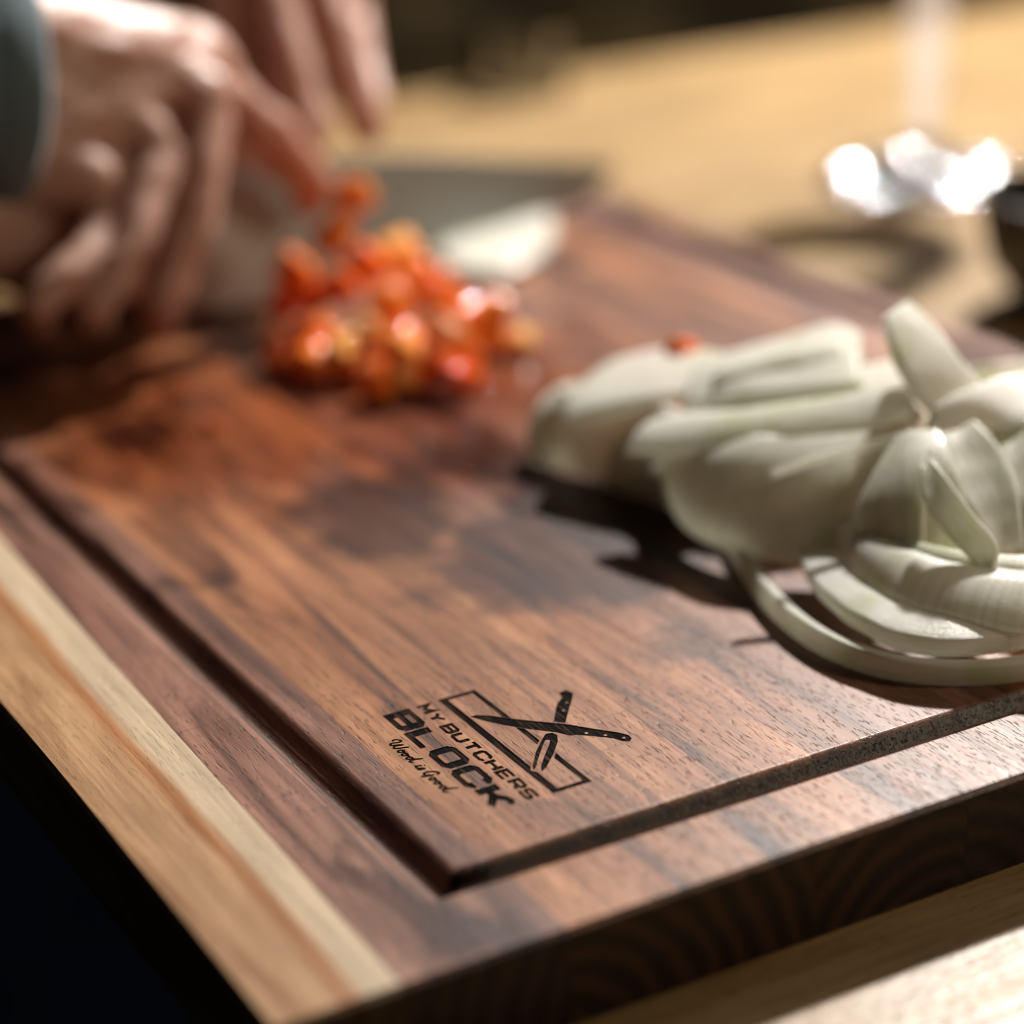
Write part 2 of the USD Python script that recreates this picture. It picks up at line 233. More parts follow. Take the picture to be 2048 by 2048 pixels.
dark_floor = mat('dark_floor', {'g': ('geometry', {}), 'n': ('noise_texture', {'scale': 5.0, 'detail': 3.0}), 'r': ('rgb_ramp', {'ramp': [(0, (.0004, .0007, .0012)), (1, (.0012, .0018, .003))]}), 'p': ('principled_bsdf', {'roughness': .9, 'specular_ior_level': 0.0})}, [('g.position', 'n.vector'), ('n.fac', 'r.fac'), ('r.color', 'p.base_color')])
post_mat = mat('post_black', {'p': ('principled_bsdf', {'base_color': (.012, .012, .012), 'roughness': .7})}, [])
stone_mat = mat('ochre_stone', {'g': ('geometry', {}), 'n': ('noise_texture', {'scale': 14.0, 'detail': 4.0}), 'r': ('rgb_ramp', {'ramp': [(0, (.06, .042, .016)), (1, (.24, .16, .07))]}), 'p': ('principled_bsdf', {'roughness': .9})}, [('g.position', 'n.vector'), ('n.fac', 'r.fac'), ('r.color', 'p.base_color')])

# ---------------------------------------------------------------- setting: ground and table
gm = trimesh.creation.box((24, 24, .1)); gm.apply_translation((4, 6, -TABLE_H - .05))
tag(obj('ground', gm, dark_floor), kind='structure')
gp = trimesh.creation.box((9, 5.6, .02)); gp.apply_translation((4.6, 4.6, -TABLE_H + .014))
tag(obj('gravel', gp, earth), kind='structure')
table = thing('wooden_table', 'pale yellow wooden table under the cutting board and the wine glass', 'table', (.70, .30, -TABLE_H))
TX0, TX1, TY0, TY1 = .035, 1.75, -.42, .827
edges = [TY0, -.27, -.125, .02, .165, .31, .455, .60, TY1 - .11, TY1]
def bevelled(x0, x1, y0, y1, z0, z1, c):
    return Manifold.hull(box(x0, x1, y0 + c, y1 - c, z0 + c, z1 - c) + box(x0 + c, x1 - c, y0, y1, z0 + c, z1 - c) + box(x0 + c, x1 - c, y0 + c, y1 - c, z0, z1))
for k in range(len(edges) - 1):
    obj('plank', bevelled(TX0, TX1, edges[k] + .0002, edges[k + 1] - .0002, -.030, -.0002 * (k % 2), .0012), pine[k % 3], table)
for x in (TX0 + .06, TX1 - .06):
    for y in (TY0 + .06, TY1 - .06):
        obj('leg', bevelled(x - .035, x + .035, y - .035, y + .035, -TABLE_H, -.112, .003), pine[0], table)
for y in (TY0 + .06, TY1 - .06):
    obj('apron', bevelled(TX0 + .03, TX1 - .03, y - .011, y + .011, -.111, -.031, .002), pine[1], table)

# ---------------------------------------------------------------- cutting board
BW, BL = .3915, .5006
GX0, GX1 = .0469, .0595          # groove along the left side
GY0, GY1 = .0241, .0347          # along the front
HX0, HX1 = .3705, .3815          # along the right side
HY0, HY1 = BL - .0347, BL - .0241
board = thing('cutting_board', 'thick walnut cutting board with juice groove and pale left edge on the table', 'cutting board', (BW / 2, BL / 2, 0))
body = bevelled(0, BW, 0, BL, .0003, T, .0011)
def prof(w0, w1, depth):         # cross-section of the groove: soft lips, round floor
    t = np.linspace(0, 1, 29); d = depth * (.5 - .5 * np.cos(2 * np.pi * t)) ** .90
    w = w0 + (w1 - w0) * t
    return np.vstack([[[w0, .02]], np.c_[w, -d], [[w1, .02]]])
def groove_bar(axis, w0, w1, a, b, depth=.0046):
    cs = CrossSection([prof(w0, w1, depth)[::-1]])
    if cs.area() <= 0: cs = CrossSection([prof(w0, w1, depth)])
    q = cs.extrude(b - a).to_mesh(); v = np.asarray(q.vert_properties[:, :3], float)
    f = q.tri_verts
    if axis == 'y': out = np.c_[v[:, 0], a + v[:, 2], T + v[:, 1]]; f = f[:, ::-1]
    else: out = np.c_[a + v[:, 2], v[:, 0], T + v[:, 1]]
    return solid(out, f)
def mitre(m, pts):               # keeps the part of the bar inside a polygon seen from above
    cs = CrossSection([np.array(pts)]);
    if cs.area() <= 0: cs = CrossSection([np.array(pts)[::-1]])
    return m ^ cs.extrude(.1).translate((0, 0, -.03))
mid = (.2, .25); Q = [(GX0, GY0), (HX1, GY0), (HX1, HY1), (GX0, HY1)]; q_ = [(GX1, GY1), (HX0, GY1), (HX0, HY0), (GX1, HY0)]
bars = [mitre(groove_bar('y', GX0, GX1, GY0 - .01, HY1 + .01), [Q[0], q_[0], q_[3], Q[3]]),
        mitre(groove_bar('x', GY0, GY1, GX0 - .01, HX1 + .01), [Q[0], Q[1], q_[1], q_[0]]),
        mitre(groove_bar('y', HX0, HX1, GY0 - .01, HY1 + .01), [Q[1], Q[2], q_[2], q_[1]]),
        mitre(groove_bar('x', HY0, HY1, GX0 - .01, HX1 + .01), [Q[2], Q[3], q_[3], q_[2]])]
groove = bars[0] + bars[1] + bars[2] + bars[3]

# the emblem burnt into the corner; u runs along the lettering, v up from it, both in mm
U0, V0 = .09398, .052007 + .054998          # X of v = 0, Y of u = 0
def emblem_to_world(z0):
    def f(p): return np.c_[U0 + p[:, 1] * 1e-3, V0 - p[:, 0] * 1e-3, z0 + p[:, 2]]
    return f
knife_e = Polygon([(12.2, 2.3), (12.2, 4.1), (14.4, 6.9), (18.7, 10.6), (23.3, 15.1), (28.4, 20.3), (34.0, 24.6), (38.6, 28.4), (41.2, 29.9), (43.2, 29.6), (44.2, 28.2), (43.3, 27.0), (40.8, 25.9), (38.9, 24.1), (34.4, 19.4), (34.0, 17.9), (30.8, 16.0), (26.0, 11.5), (20.4, 7.0), (15.8, 4.1)]).buffer(-.25).buffer(.25)
for p in ((34.9, 21.9), (38.3, 25.2), (41.8, 28.2)): knife_e = knife_e.difference(Point(p).buffer(.42))
fork_h = Polygon([(13.0, 27.7), (12.8, 29.4), (14.9, 30.1), (17.2, 28.5), (21.8, 24.7), (27.4, 20.3), (25.6, 18.5), (21.0, 21.7), (18.3, 23.7), (16.3, 26.1), (15.2, 27.2), (14.5, 27.0)]).buffer(.2)
for p in ((18.6, 26.2), (21.8, 23.3)): fork_h = fork_h.difference(Point(p).buffer(.35))
fork_t = Polygon([(31.0, 12.2), (29.9, 13.5), (30.4, 15.1), (32.0, 15.5), (34.9, 13.9), (39.9, 9.6), (44.4, 5.1), (45.7, 3.0), (43.0, 4.4), (38.9, 7.9), (34.9, 11.5), (33.3, 12.6), (32.6, 11.9), (34.0, 10.4), (39.4, 5.9), (43.2, 2.9), (43.9, 1.8), (42.0, 2.7), (36.4, 6.9)])
frame_e = sbox(0, 0, 56, 10.5).difference(sbox(1.55, 2.1, 54.4, 8.95))
frame_e = frame_e.difference(knife_e.buffer(.1)).difference(fork_t.convex_hull.buffer(.55))
from shapely import affinity
def strokes(paths, w, wh, sx, sy, x, y):
    """Pen strokes w wide where they run up, wh where they run across."""
    k = w / wh
    g = unary_union([LineString([(px * sx, py * sy * k) for px, py in p]).buffer(w / 2, cap_style=2, join_style=2, mitre_limit=3) for p in paths])
    return affinity.translate(affinity.scale(g, 1, 1 / k, origin=(0, 0)), x, y)
GLYPH = {'M': [[(0, 0), (0, 1), (.5, .35), (1, 1), (1, 0)]], 'Y': [[(0, 1), (.5, .5), (1, 1)], [(.5, .5), (.5, 0)]],
         'B': [[(0, 0), (0, 1), (.85, 1), (1, .85), (1, .6), (.88, .5), (1, .4), (1, .15), (.85, 0), (0, 0), (0, .1)], [(0, .5), (.88, .5)]],
         'U': [[(0, 1), (0, .15), (.15, 0), (.85, 0), (1, .15), (1, 1)]], 'T': [[(0, 1), (1, 1)], [(.5, 1), (.5, 0)]],
         'C': [[(1, .72), (1, .85), (.85, 1), (.15, 1), (0, .85), (0, .15), (.15, 0), (.85, 0), (1, .15), (1, .28)]],
         'H': [[(0, 0), (0, 1)], [(1, 0), (1, 1)], [(0, .5), (1, .5)]], 'E': [[(1, 1), (0, 1), (0, 0), (1, 0)], [(0, .5), (.9, .5)]],
         'R': [[(0, 0), (0, 1), (.85, 1), (1, .85), (1, .6), (.88, .47), (0, .47)], [(.45, .47), (1, 0)]],
         'S': [[(1, .78), (1, .85), (.85, 1), (.15, 1), (0, .85), (0, .62), (.13, .5), (.87, .5), (1, .38), (1, .15), (.85, 0), (.15, 0), (0, .15), (0, .22)]],
         'L': [[(0, 1), (0, 0), (1, 0)]], 'O': [[(.5, 0), (.15, 0), (0, .15), (0, .85), (.15, 1), (.85, 1), (1, .85), (1, .15), (.85, 0), (.5, 0)]],
         'K': [[(0, 0), (0, 1)], [(0, .42), (.5, .5), (.78, .80), (.92, .86), (1.02, .78), (.98, .66)], [(.38, .5), (.92, 0)]]}
def words(text, u0, u1, v0, v1, w, wh, gap, space=0.0, wide=None):
    n = sum(c != ' ' for c in text); k = text.count(' ')
    wid = (u1 - u0 - k * space - gap * (n - 1)) / n; x = u0; out = []
    for c in text:
        if c == ' ': x += space; continue
        out.append(strokes(GLYPH[c], w, wh, wid - w, v1 - v0 - wh, x + w / 2, v0 + wh / 2)); x += wid + gap
    return unary_union(out)
line_1 = words('MY BUTCHERS', .2, 55.6, -6.7, -2.9, 1.34, .90, .36, 1.5)
line_2 = words('BLOCK', .1, 55.4, -15.6, -8.2, 2.95, 1.62, .7)
def curve(pts, w, n=10):
    p = np.array(pts, float); t = np.r_[0, np.cumsum(np.linalg.norm(np.diff(p, axis=0), axis=1) + 1e-6)]
    s = np.linspace(0, t[-1], n * len(p)); return LineString(CubicSpline(t, p)(s)).buffer(w / 2)
def script_o(x, y, r=.62): return [(x + r * math.cos(a) * .95, y + .75 + r * math.sin(a) * 1.15) for a in np.linspace(1.6, 1.6 + 2 * math.pi, 9)] + [(x + 1.35, y + 1.2)]
yb = -20.9; sc = []
sc.append(curve([(13.2, yb + 1.5), (13.4, yb + 2.9), (14.3, yb + 3.2), (14.6, yb + 2.2), (14.2, yb + .6), (14.7, yb + .1), (15.9, yb + 2.2), (16.2, yb + 2.6), (16.0, yb + .5), (16.5, yb + .1), (17.6, yb + 2.0), (18.0, yb + 3.2)], .74))
for x in (18.9, 20.9): sc.append(curve(script_o(x, yb), .74))
sc.append(curve([(23.6, yb + 1.4), (22.9, yb + 1.5), (22.5, yb + .7), (23.0, yb + .1), (23.7, yb + .9), (24.9, yb + 3.3), (24.3, yb + .9), (24.5, yb + .2), (25.3, yb + .5)], .74))
sc.append(curve([(27.3, yb + .3), (27.7, yb + 1.4), (27.6, yb + .4), (28.2, yb + .1), (28.9, yb + .9), (29.4, yb + 1.6), (29.6, yb + .8), (29.2, yb + .1), (28.8, yb + .3)], .74)); sc.append(Point(28.1, yb + 2.3).buffer(.32))
sc.append(curve([(33.6, yb + 3.0), (32.9, yb + 3.4), (31.8, yb + 2.4), (31.3, yb + .9), (32.0, yb + .1), (33.1, yb + .9), (33.4, yb + 1.7), (33.2, yb + .3), (32.6, yb - .7)], .78))
for x in (35.0, 37.2): sc.append(curve(script_o(x, yb), .74))
sc.append(curve([(40.3, yb + 1.4), (39.6, yb + 1.5), (39.1, yb + .7), (39.6, yb + .1), (40.4, yb + .9), (41.9, yb + 3.6), (41.0, yb + .9), (41.2, yb + .2), (42.4, yb + .6)], .74))
line_3 = unary_union(sc)
emblem = unary_union([knife_e, fork_h, fork_t, frame_e, line_1, line_2, line_3])
BURN = .00045
cutter = extrude(emblem.simplify(.03), .004, emblem_to_world(T - BURN))

# staves glued side by side, each a piece of its own (long ones are joined end to end)
bounds = [0, .0312, .0676, .1305, .1545, .1735, .2140, .2460, .2830, .3180, .3560, BW]
joints = {1: [.402], 2: [.262], 4: [.195], 5: [.31], 6: [.215, .41], 7: [.36], 8: [.18], 9: [.29], 10: [.2]}
tone = [None, 2, 1, 5, 3, 6, 4, 7, 0, 5, 3]
for k in range(len(bounds) - 1):
    ys = [-.01] + joints.get(k, []) + [BL + .01]
    for j in range(len(ys) - 1):
        g = .00004
        piece = box(bounds[k] + (g if k else -.01), bounds[k + 1] - g + (.02 if k == len(bounds) - 2 else 0), ys[j] + g, ys[j + 1] - g, -.01, .05)
        if k < 2:                # the pale edge stave was sawn a little askew: its joint runs at a slant
            sl = lambda y, d: .0290 + .0232 * y + d
            ya, yb_ = ys[j] + g, ys[j + 1] - g
            pts = [(-.01, ya), (sl(ya, -g), ya), (sl(yb_, -g), yb_), (-.01, yb_)] if k == 0 else [(sl(ya, g), ya), (bounds[2] - g, ya), (bounds[2] - g, yb_), (sl(yb_, g), yb_)]
            piece = CrossSection([np.array(pts)]).extrude(.06).translate((0, 0, -.01))
        st = (body ^ piece) - groove
        if bounds[k + 1] > .07 and bounds[k] < .13 and ys[j] < .11: st = st - cutter
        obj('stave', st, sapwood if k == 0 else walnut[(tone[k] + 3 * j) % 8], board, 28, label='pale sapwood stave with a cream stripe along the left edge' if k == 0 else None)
eb = emblem_to_world(T - BURN + .00002)
em = obj('burnt_emblem', extrude(frame_e, .0002, eb), burnt, board, False, label='burnt rectangle outline above the lettering')
for nm, g in (('knife_mark', knife_e), ('fork_mark', unary_union([fork_h, fork_t])), ('lettering', line_1), ('lettering', line_2), ('script_lettering', line_3)):
    obj(nm, extrude(g.simplify(.03), .0002, eb), burnt, em, False)

# ---------------------------------------------------------------- onion slices
def resample(pts, n):
    p = np.array(pts, float); t = np.r_[0, np.cumsum(np.linalg.norm(np.diff(p, axis=0), axis=1) + 1e-9)]
    s = np.linspace(0, t[-1], n)
    if len(p) < 3: return np.stack([np.interp(s, t, p[:, i]) for i in range(3)], 1)
    return CubicSpline(t, p, bc_type='natural')(s)
def sheet(A, B, thick, bulge=0.0, n=44, m=14, wob=.0004, seed=0, ridge=0.0, vdir='s'):
    """A curved slice between two edge curves, thick, with rounded rims. Returns mesh and uv."""
    a, b = resample(A, n), resample(B, n)
    s = np.linspace(0, 1, n); tt = .5 - .5 * np.cos(np.linspace(0, math.pi, m)); tt = .25 * np.linspace(0, 1, m) + .75 * tt
    G = a[:, None] * (1 - tt)[None, :, None] + b[:, None] * tt[None, :, None]
    def normals(G):
        N = np.cross(np.gradient(G, axis=0), np.gradient(G, axis=1)); N /= np.linalg.norm(N, axis=-1, keepdims=True) + 1e-12
        if (N.reshape(-1, 3) @ (C - G.reshape(-1, 3).mean(0))).mean() < 0: N = -N
        return N
    N = normals(G)
    G = G + N * (bulge * 4 * tt * (1 - tt))[None, :, None]
    w = meshkit.fbm(G * 70 + seed * 3.1, 2, seed) - .5
    G = G + N * (w * wob * 4)[..., None]
    N = normals(G)
    ds = np.minimum(s, 1 - s) * np.linalg.norm(a[-1] - a[0]) ; dt = np.minimum(tt, 1 - tt)[None, :] * np.linalg.norm(b - a, axis=1)[:, None]
    r = thick * .5
    e = np.clip(np.minimum(np.repeat(ds[:, None], m, 1), dt) / (r * .35), 0, 1)
    H = r * np.sqrt(np.clip(1 - (1 - e) ** 2, 0, 1))
    if vdir == 's': rd = np.sin(s * n * 1.9 + seed)[:, None] * np.ones(m)[None]
    else: rd = np.ones(n)[:, None] * np.sin(tt * 16 + seed)[None]
    top = G + N * (H + ridge * rd * (H / r))[..., None]; bot = G - N * H[..., None]
    idx = np.arange(n * m).reshape(n, m); f = []
    q = np.stack([idx[:-1, :-1], idx[1:, :-1], idx[1:, 1:], idx[:-1, 1:]], -1).reshape(-1, 4)
    tri = np.vstack([q[:, [0, 1, 2]], q[:, [0, 2, 3]]])
    v = np.vstack([top.reshape(-1, 3), bot.reshape(-1, 3)])
    uvg = np.stack(np.broadcast_arrays((s * np.linalg.norm(np.diff(a, axis=0), axis=1).sum() * 100)[:, None] + seed, tt[None] + seed), -1).reshape(-1, 2)
    fm = np.vstack([tri, tri[:, ::-1] + n * m])
    rim = np.r_[idx[:, 0], idx[-1, 1:], idx[-2::-1, -1], idx[0, -2:0:-1]]
    r2 = np.roll(rim, -1); fm = np.vstack([fm, np.c_[rim, r2 + n * m, r2], np.c_[rim, rim + n * m, r2 + n * m]])
    msh = trimesh.Trimesh(v, fm, process=False)
    if msh.volume < 0: msh.invert()
    return msh, np.vstack([uvg, uvg])
ons = []
def onion(A, B, thick, label, bulge=0.0, veins='long', seed=0, name='onion_slice', hA=None, hB=None, wob=.00035, group='onion slices piled on the board'):
    fix = lambda L, h: [at19(p[0], p[1], (p[2] if len(p) > 2 else h) * 1e-3) for p in L]
    m, uv = sheet(fix(A, hA), fix(B, hB), thick, bulge, seed=seed, wob=wob, vdir='s' if veins == 'cross' else 't')
    m.vertices[:, 2] = np.maximum(m.vertices[:, 2], T + .0002)
    lo = m.vertices.mean(0); lo[2] = m.vertices[:, 2].min()
    t = thing(name, label, 'onion', lo, group)
    obj('flesh', m, onion_cross if veins == 'cross' else onion_fan if veins == 'fan' else onion_long, t, True, uv)
    return t
# outer ring lying flat on the board
onion([(1392, 930), (1376, 985), (1388, 1045), (1425, 1110), (1485, 1180), (1570, 1236), (1670, 1270), (1770, 1284), (1870, 1283), (1990, 1262), (2090, 1225)],
      [(1398, 890), (1380, 945), (1392, 1002), (1430, 1066), (1490, 1138), (1575, 1196), (1675, 1232), (1770, 1247), (1870, 1246), (1990, 1224), (2090, 1186)],
      .0042, 'thin white onion ring lying lowest, curving along the front of the pile', 0.0006, 'long', 1, 'onion_ring', .6, 7.0, wob=.0002)
onion([(1500, 1030), (1520, 1090), (1560, 1140), (1625, 1186), (1710, 1218), (1800, 1228), (1900, 1220), (2020, 1195)],
      [(1600, 1010), (1615, 1065), (1645, 1105), (1700, 1140), (1770, 1162), (1850, 1168), (1930, 1157), (2040, 1127)],
      .0060, 'thick greenish white onion crescent nested inside the lowest ring', .0008, 'long', 2, 'onion_slice', 9.0, 11.0)
onion([(1598, 1010), (1612, 1072), (1660, 1116), (1730, 1150), (1810, 1172), (1900, 1190), (2010, 1200)],
      [(1600, 965), (1640, 1000), (1700, 1030), (1770, 1050), (1840, 1066), (1920, 1080), (2020, 1080)],
      .0044, 'white onion crescent with a faint green fringe, above the nested crescent', .003, 'cross', 3, 'onion_slice', 13.0, 20.0)
onion([(1610, 1020, 15), (1690, 1062, 16), (1780, 1090, 17), (1880, 1108, 17), (2000, 1118, 17)], [(1640, 985, 20), (1710, 1018, 22), (1790, 1040, 23), (1880, 1052, 23), (2000, 1056, 23)],
      .0030, 'thin onion slice resting on the upper crescent under the pointed petal', .002, 'long', 23)
# the big shaded slice that faces the camera
onion([(1262, 890, 9), (1270, 938, 7), (1292, 988, 6), (1335, 1026, 5), (1400, 1047, 5), (1470, 1060, 6), (1550, 1072, 8), (1620, 1066, 11), (1680, 1040, 15)],
      [(1275, 842, 24), (1325, 818, 29), (1390, 822, 31), (1450, 824, 33), (1510, 818, 34), (1570, 812, 35), (1630, 806, 36), (1690, 795, 38), (1745, 780, 40)],
      .0036, 'broad shaded onion slice bulging toward the camera in the middle of the pile', .007, 'cross', 4)
onion([(1448, 908, 31), (1510, 884, 33), (1580, 862, 35), (1660, 845, 37), (1725, 828, 39)], [(1450, 890, 33), (1512, 868, 35), (1580, 847, 37), (1660, 828, 39), (1725, 810, 41)],
      .0024, 'narrow white onion sliver jutting left from the middle of the pile', 0, 'long', 5)
# left end
onion([(1010, 868, 1), (1060, 888, 1), (1130, 908, 1), (1210, 928, 2), (1300, 960, 3)], [(1016, 770, 15), (1065, 735, 20), (1140, 735, 24), (1220, 752, 27), (1320, 790, 29)],
      .0040, 'leftmost onion slice, pale rim and brownish shaded face', .006, 'cross', 6)
onion([(1004, 862, 2), (1004, 815, 7), (1018, 775, 13), (1060, 738, 19)], [(1040, 872, 3), (1040, 822, 9), (1056, 785, 15), (1092, 752, 21)],
      .0034, 'white rounded end of the onion pile at its far left', .002, 'long', 24)
onion([(1060, 800, 20), (1140, 782, 24), (1220, 765, 28), (1310, 752, 30), (1400, 745, 31)], [(1100, 735, 23), (1160, 688, 28), (1240, 668, 31), (1320, 668, 33), (1410, 690, 34)],
      .0036, 'upper left onion slice with a bright rounded back', .0018, 'long', 7)
onion([(1290, 778, 28), (1400, 762, 32), (1500, 750, 35), (1580, 742, 37), (1630, 735, 38)], [(1318, 694, 33), (1420, 664, 38), (1510, 637, 41), (1578, 620, 43), (1625, 648, 42)],
      .0044, 'long white onion slice across the top left of the pile, blunt right end', .0016, 'long', 8)
onion([(1345, 735, 34), (1430, 712, 37), (1520, 692, 40), (1600, 680, 42)], [(1350, 702, 37), (1435, 676, 40), (1520, 652, 43), (1596, 640, 44)],
      .0022, 'thin onion shaving lying along the long top left slice', .0015, 'long', 25)
onion([(1180, 856, 22), (1290, 856, 26), (1400, 842, 30), (1500, 828, 33), (1610, 814, 36), (1700, 797, 39), (1730, 780, 40)],
      [(1230, 806, 27), (1310, 788, 31), (1400, 786, 34), (1500, 772, 37), (1600, 755, 40), (1685, 734, 43), (1728, 758, 43)],
      .0044, 'long onion slice with a brilliant white right end and green fringed lower edge', .002, 'long', 9)
onion([(1280, 830, 20), (1430, 815, 26), (1540, 800, 29), (1640, 790, 31), (1740, 780, 33)], [(1340, 730, 28), (1450, 718, 32), (1560, 708, 35), (1650, 696, 37), (1740, 682, 39)],
      .004, 'shaded onion slice wedged beneath the long white slices', .002, 'long', 10)
onion([(1150, 912, 2), (1210, 935, 2), (1280, 955, 3), (1330, 975, 4)], [(1160, 835, 16), (1230, 822, 20), (1300, 826, 22), (1360, 832, 24)],
      .004, 'greenish onion slice low between the leftmost and the broad slice', .003, 'long', 11)
# upright spear and the petals on the right
onion([(1664, 606, 62), (1686, 676, 55), (1724, 742, 47), (1788, 806, 38)], [(1704, 572, 64), (1756, 622, 58), (1808, 686, 51), (1866, 754, 42)],
      .0048, 'white onion spear standing up highest at the right of the pile', .0009, 'long', 12)
FAN = [([(1690, 834, 38), (1650, 892, 33), (1615, 967, 25), (1600, 1052, 15)], [(1748, 812, 42), (1748, 890, 36.5), (1746, 970, 29), (1744, 1070, 18)], 'veined onion slice fanning down between the broad slice and the pointed petal'),
       ([(1722, 822, 40), (1716, 892, 35), (1708, 970, 27.5), (1704, 1066, 16.5)], [(1770, 812, 42), (1805, 892, 36.5), (1828, 970, 28.5), (1848, 1080, 17)], 'shaded onion slice directly behind the pointed petal')]
for i, (A_, B_, lab) in enumerate(FAN):
    onion(A_, B_, .0018, lab, .0012, 'fan', 40 + i, 'onion_petal', wob=.0002, group='onion petals fanned over the pile')
onion([(1734, 880, 40), (1740, 935, 35), (1776, 1000, 29), (1828, 1052, 24), (1856, 1080, 21)], [(1756, 862, 42), (1800, 918, 38), (1846, 980, 32), (1884, 1036, 26.5), (1868, 1082, 21.5)],
      .0017, 'pointed white onion petal slanting down to the right in front', -.0006, 'fan', 13, 'onion_petal')
onion([(1758, 824, 39), (1788, 892, 34), (1832, 967, 28), (1888, 1042, 21)], [(1838, 792, 43), (1890, 850, 39), (1922, 930, 32.5), (1930, 1032, 23)],
      .0017, 'wide pale onion petal behind the pointed petal', -.0010, 'fan', 14, 'onion_petal')
onion([(1740, 822, 37), (1830, 808, 39), (1910, 812, 39), (2010, 830, 38)], [(1755, 775, 43), (1840, 732, 47), (1920, 712, 48), (2020, 708, 47)],
      .0036, 'pale onion slice behind the petals at the right, below the spear', .0009, 'long', 16)
onion([(1870, 810, 38), (1892, 875, 33), (1920, 945, 28), (1960, 1015, 22)], [(1945, 775, 42), (1972, 850, 38), (2004, 920, 32), (2044, 990, 25)],
      .0030, 'white onion slice at the right edge of the photo, upper one', -.0008, 'fan', 17)
onion([(1893, 960, 25), (1908, 1025, 19), (1945, 1085, 13), (1990, 1135, 8)], [(1950, 935, 29), (1985, 1000, 24), (2025, 1060, 17), (2070, 1110, 11)],
      .0034, 'white onion slice at the right edge of the photo, lower one', -.0008, 'fan', 18)
onion([(1640, 1060, 10), (1780, 1062, 11), (1900, 1060, 12), (2030, 1050, 12)], [(1650, 900, 28), (1780, 860, 32), (1900, 840, 34), (2030, 830, 34)],
      .004, 'shaded onion slice inside the pile behind the front petals', .004, 'long', 19)
onion([(1450, 1000, 1), (1580, 960, 1), (1720, 920, 1), (1860, 880, 1)], [(1430, 870, 24), (1570, 830, 27), (1710, 790, 30), (1850, 760, 30)],
      .005, 'onion slice at the bottom of the pile behind the broad slice', .002, 'long', 20)
onion([(1190, 930, 0), (1330, 990, 0), (1480, 1035, 0), (1640, 1045, 0)], [(1230, 800, 25), (1350, 772, 29), (1480, 762, 32), (1640, 752, 34)],
      .006, 'added onion filler hidden inside the pile to block stray light', .0, 'long', 28)  # unseen filler, added to stop light leaking through the pile
onion([(1820, 745, 8), (1900, 735, 8), (1990, 725, 8)], [(1830, 700, 22), (1910, 690, 22), (2000, 685, 22)], .0035, 'rearmost onion slice at the right edge behind the pile', .002, 'long', 21)
onion([(828, 474, 3), (872, 506, 4), (945, 512, 4), (1018, 482, 4), (1046, 446, 3)], [(840, 446, 2), (886, 416, 3), (950, 396, 3), (1010, 392, 3), (1036, 414, 2)],
      .004, 'single piece of white onion lying against the knife blade', .0, 'long', 22, 'onion_piece', group='')
# ---------------------------------------------------------------- knife
KB = thing('kitchen_knife', 'large steel kitchen knife gripped by the hand over the chopped tomato', 'knife', P0)
def blade_mesh():
    low = np.array([(-.003, T + .0034), (.10, T + .0030), (.17, T + .0028), (.205, T + .0042), (.226, T + .0085), (.2365, T + .0150)])
    top = np.array([(-.003, .0860), (.018, .0850), (.074, .0790), (.150, .0640), (.205, .0510), (.2365, .0440)])
    s = np.linspace(-.003, .2365, 60); zl = np.interp(s, *low.T); zt = np.interp(s, *top.T); t = np.linspace(0, 1, 12)
    Z = zl[:, None] * (1 - t) + zt[:, None] * t
    h = np.interp(t, [0, .12, 1], [.00015, .0006, .0011])[None] * np.ones((60, 1)); h[-1] *= .3
    S = np.repeat(s[:, None], 12, 1); Z = T + (Z - T) * .93
    base = P0[None, None, :] * [1, 1, 0] + S[..., None] * BD + Z[..., None] * [0, 0, 1] - BN * ((Z - T) * .20)[..., None]
    a = (base + BN * h[..., None]).reshape(-1, 3); b = (base - BN * h[..., None]).reshape(-1, 3)
    idx = np.arange(720).reshape(60, 12); q = np.stack([idx[:-1, :-1], idx[1:, :-1], idx[1:, 1:], idx[:-1, 1:]], -1).reshape(-1, 4)
    tri = np.vstack([q[:, [0, 1, 2]], q[:, [0, 2, 3]]])
    rim = np.r_[idx[:, 0], idx[-1, 1:], idx[-2::-1, -1], idx[0, -2:0:-1]]; r2 = np.roll(rim, -1)
    m = trimesh.Trimesh(np.vstack([a, b]), np.vstack([tri, tri[:, ::-1] + 720, np.c_[rim, r2 + 720, r2], np.c_[rim, rim + 720, r2 + 720]]), process=False)
    if m.volume < 0: m.invert()
    return m
obj('blade', blade_mesh(), steel, KB, 25)
def kp(s, z, d=0.0): return P0 * [1, 1, 0] + BD * s + np.array([0, 0, z]) + BN * d
def sph(p, r, n=16): return Manifold.sphere(r, n).translate(tuple(float(x) for x in p))
hs = Manifold()
prev = None
for s, z, r in ((.000, .072, .011), (-.03, .075, .0105), (-.07, .080, .0115), (-.105, .083, .0125), (-.125, .082, .0105)):
    cur = Manifold.hull(sph(kp(s, z + .004), r) + sph(kp(s, z - .004), r))
    if prev is not None: hs = hs + Manifold.hull(prev + cur)
    prev = cur
obj('handle', hs, black_wood, KB, 40)
for s in (-.035, -.09):
    obj('rivet', Manifold.hull(sph(kp(s, .079, .0115), .0032) + sph(kp(s, .079, .010), .0032)), rivet_mat, KB, 40)

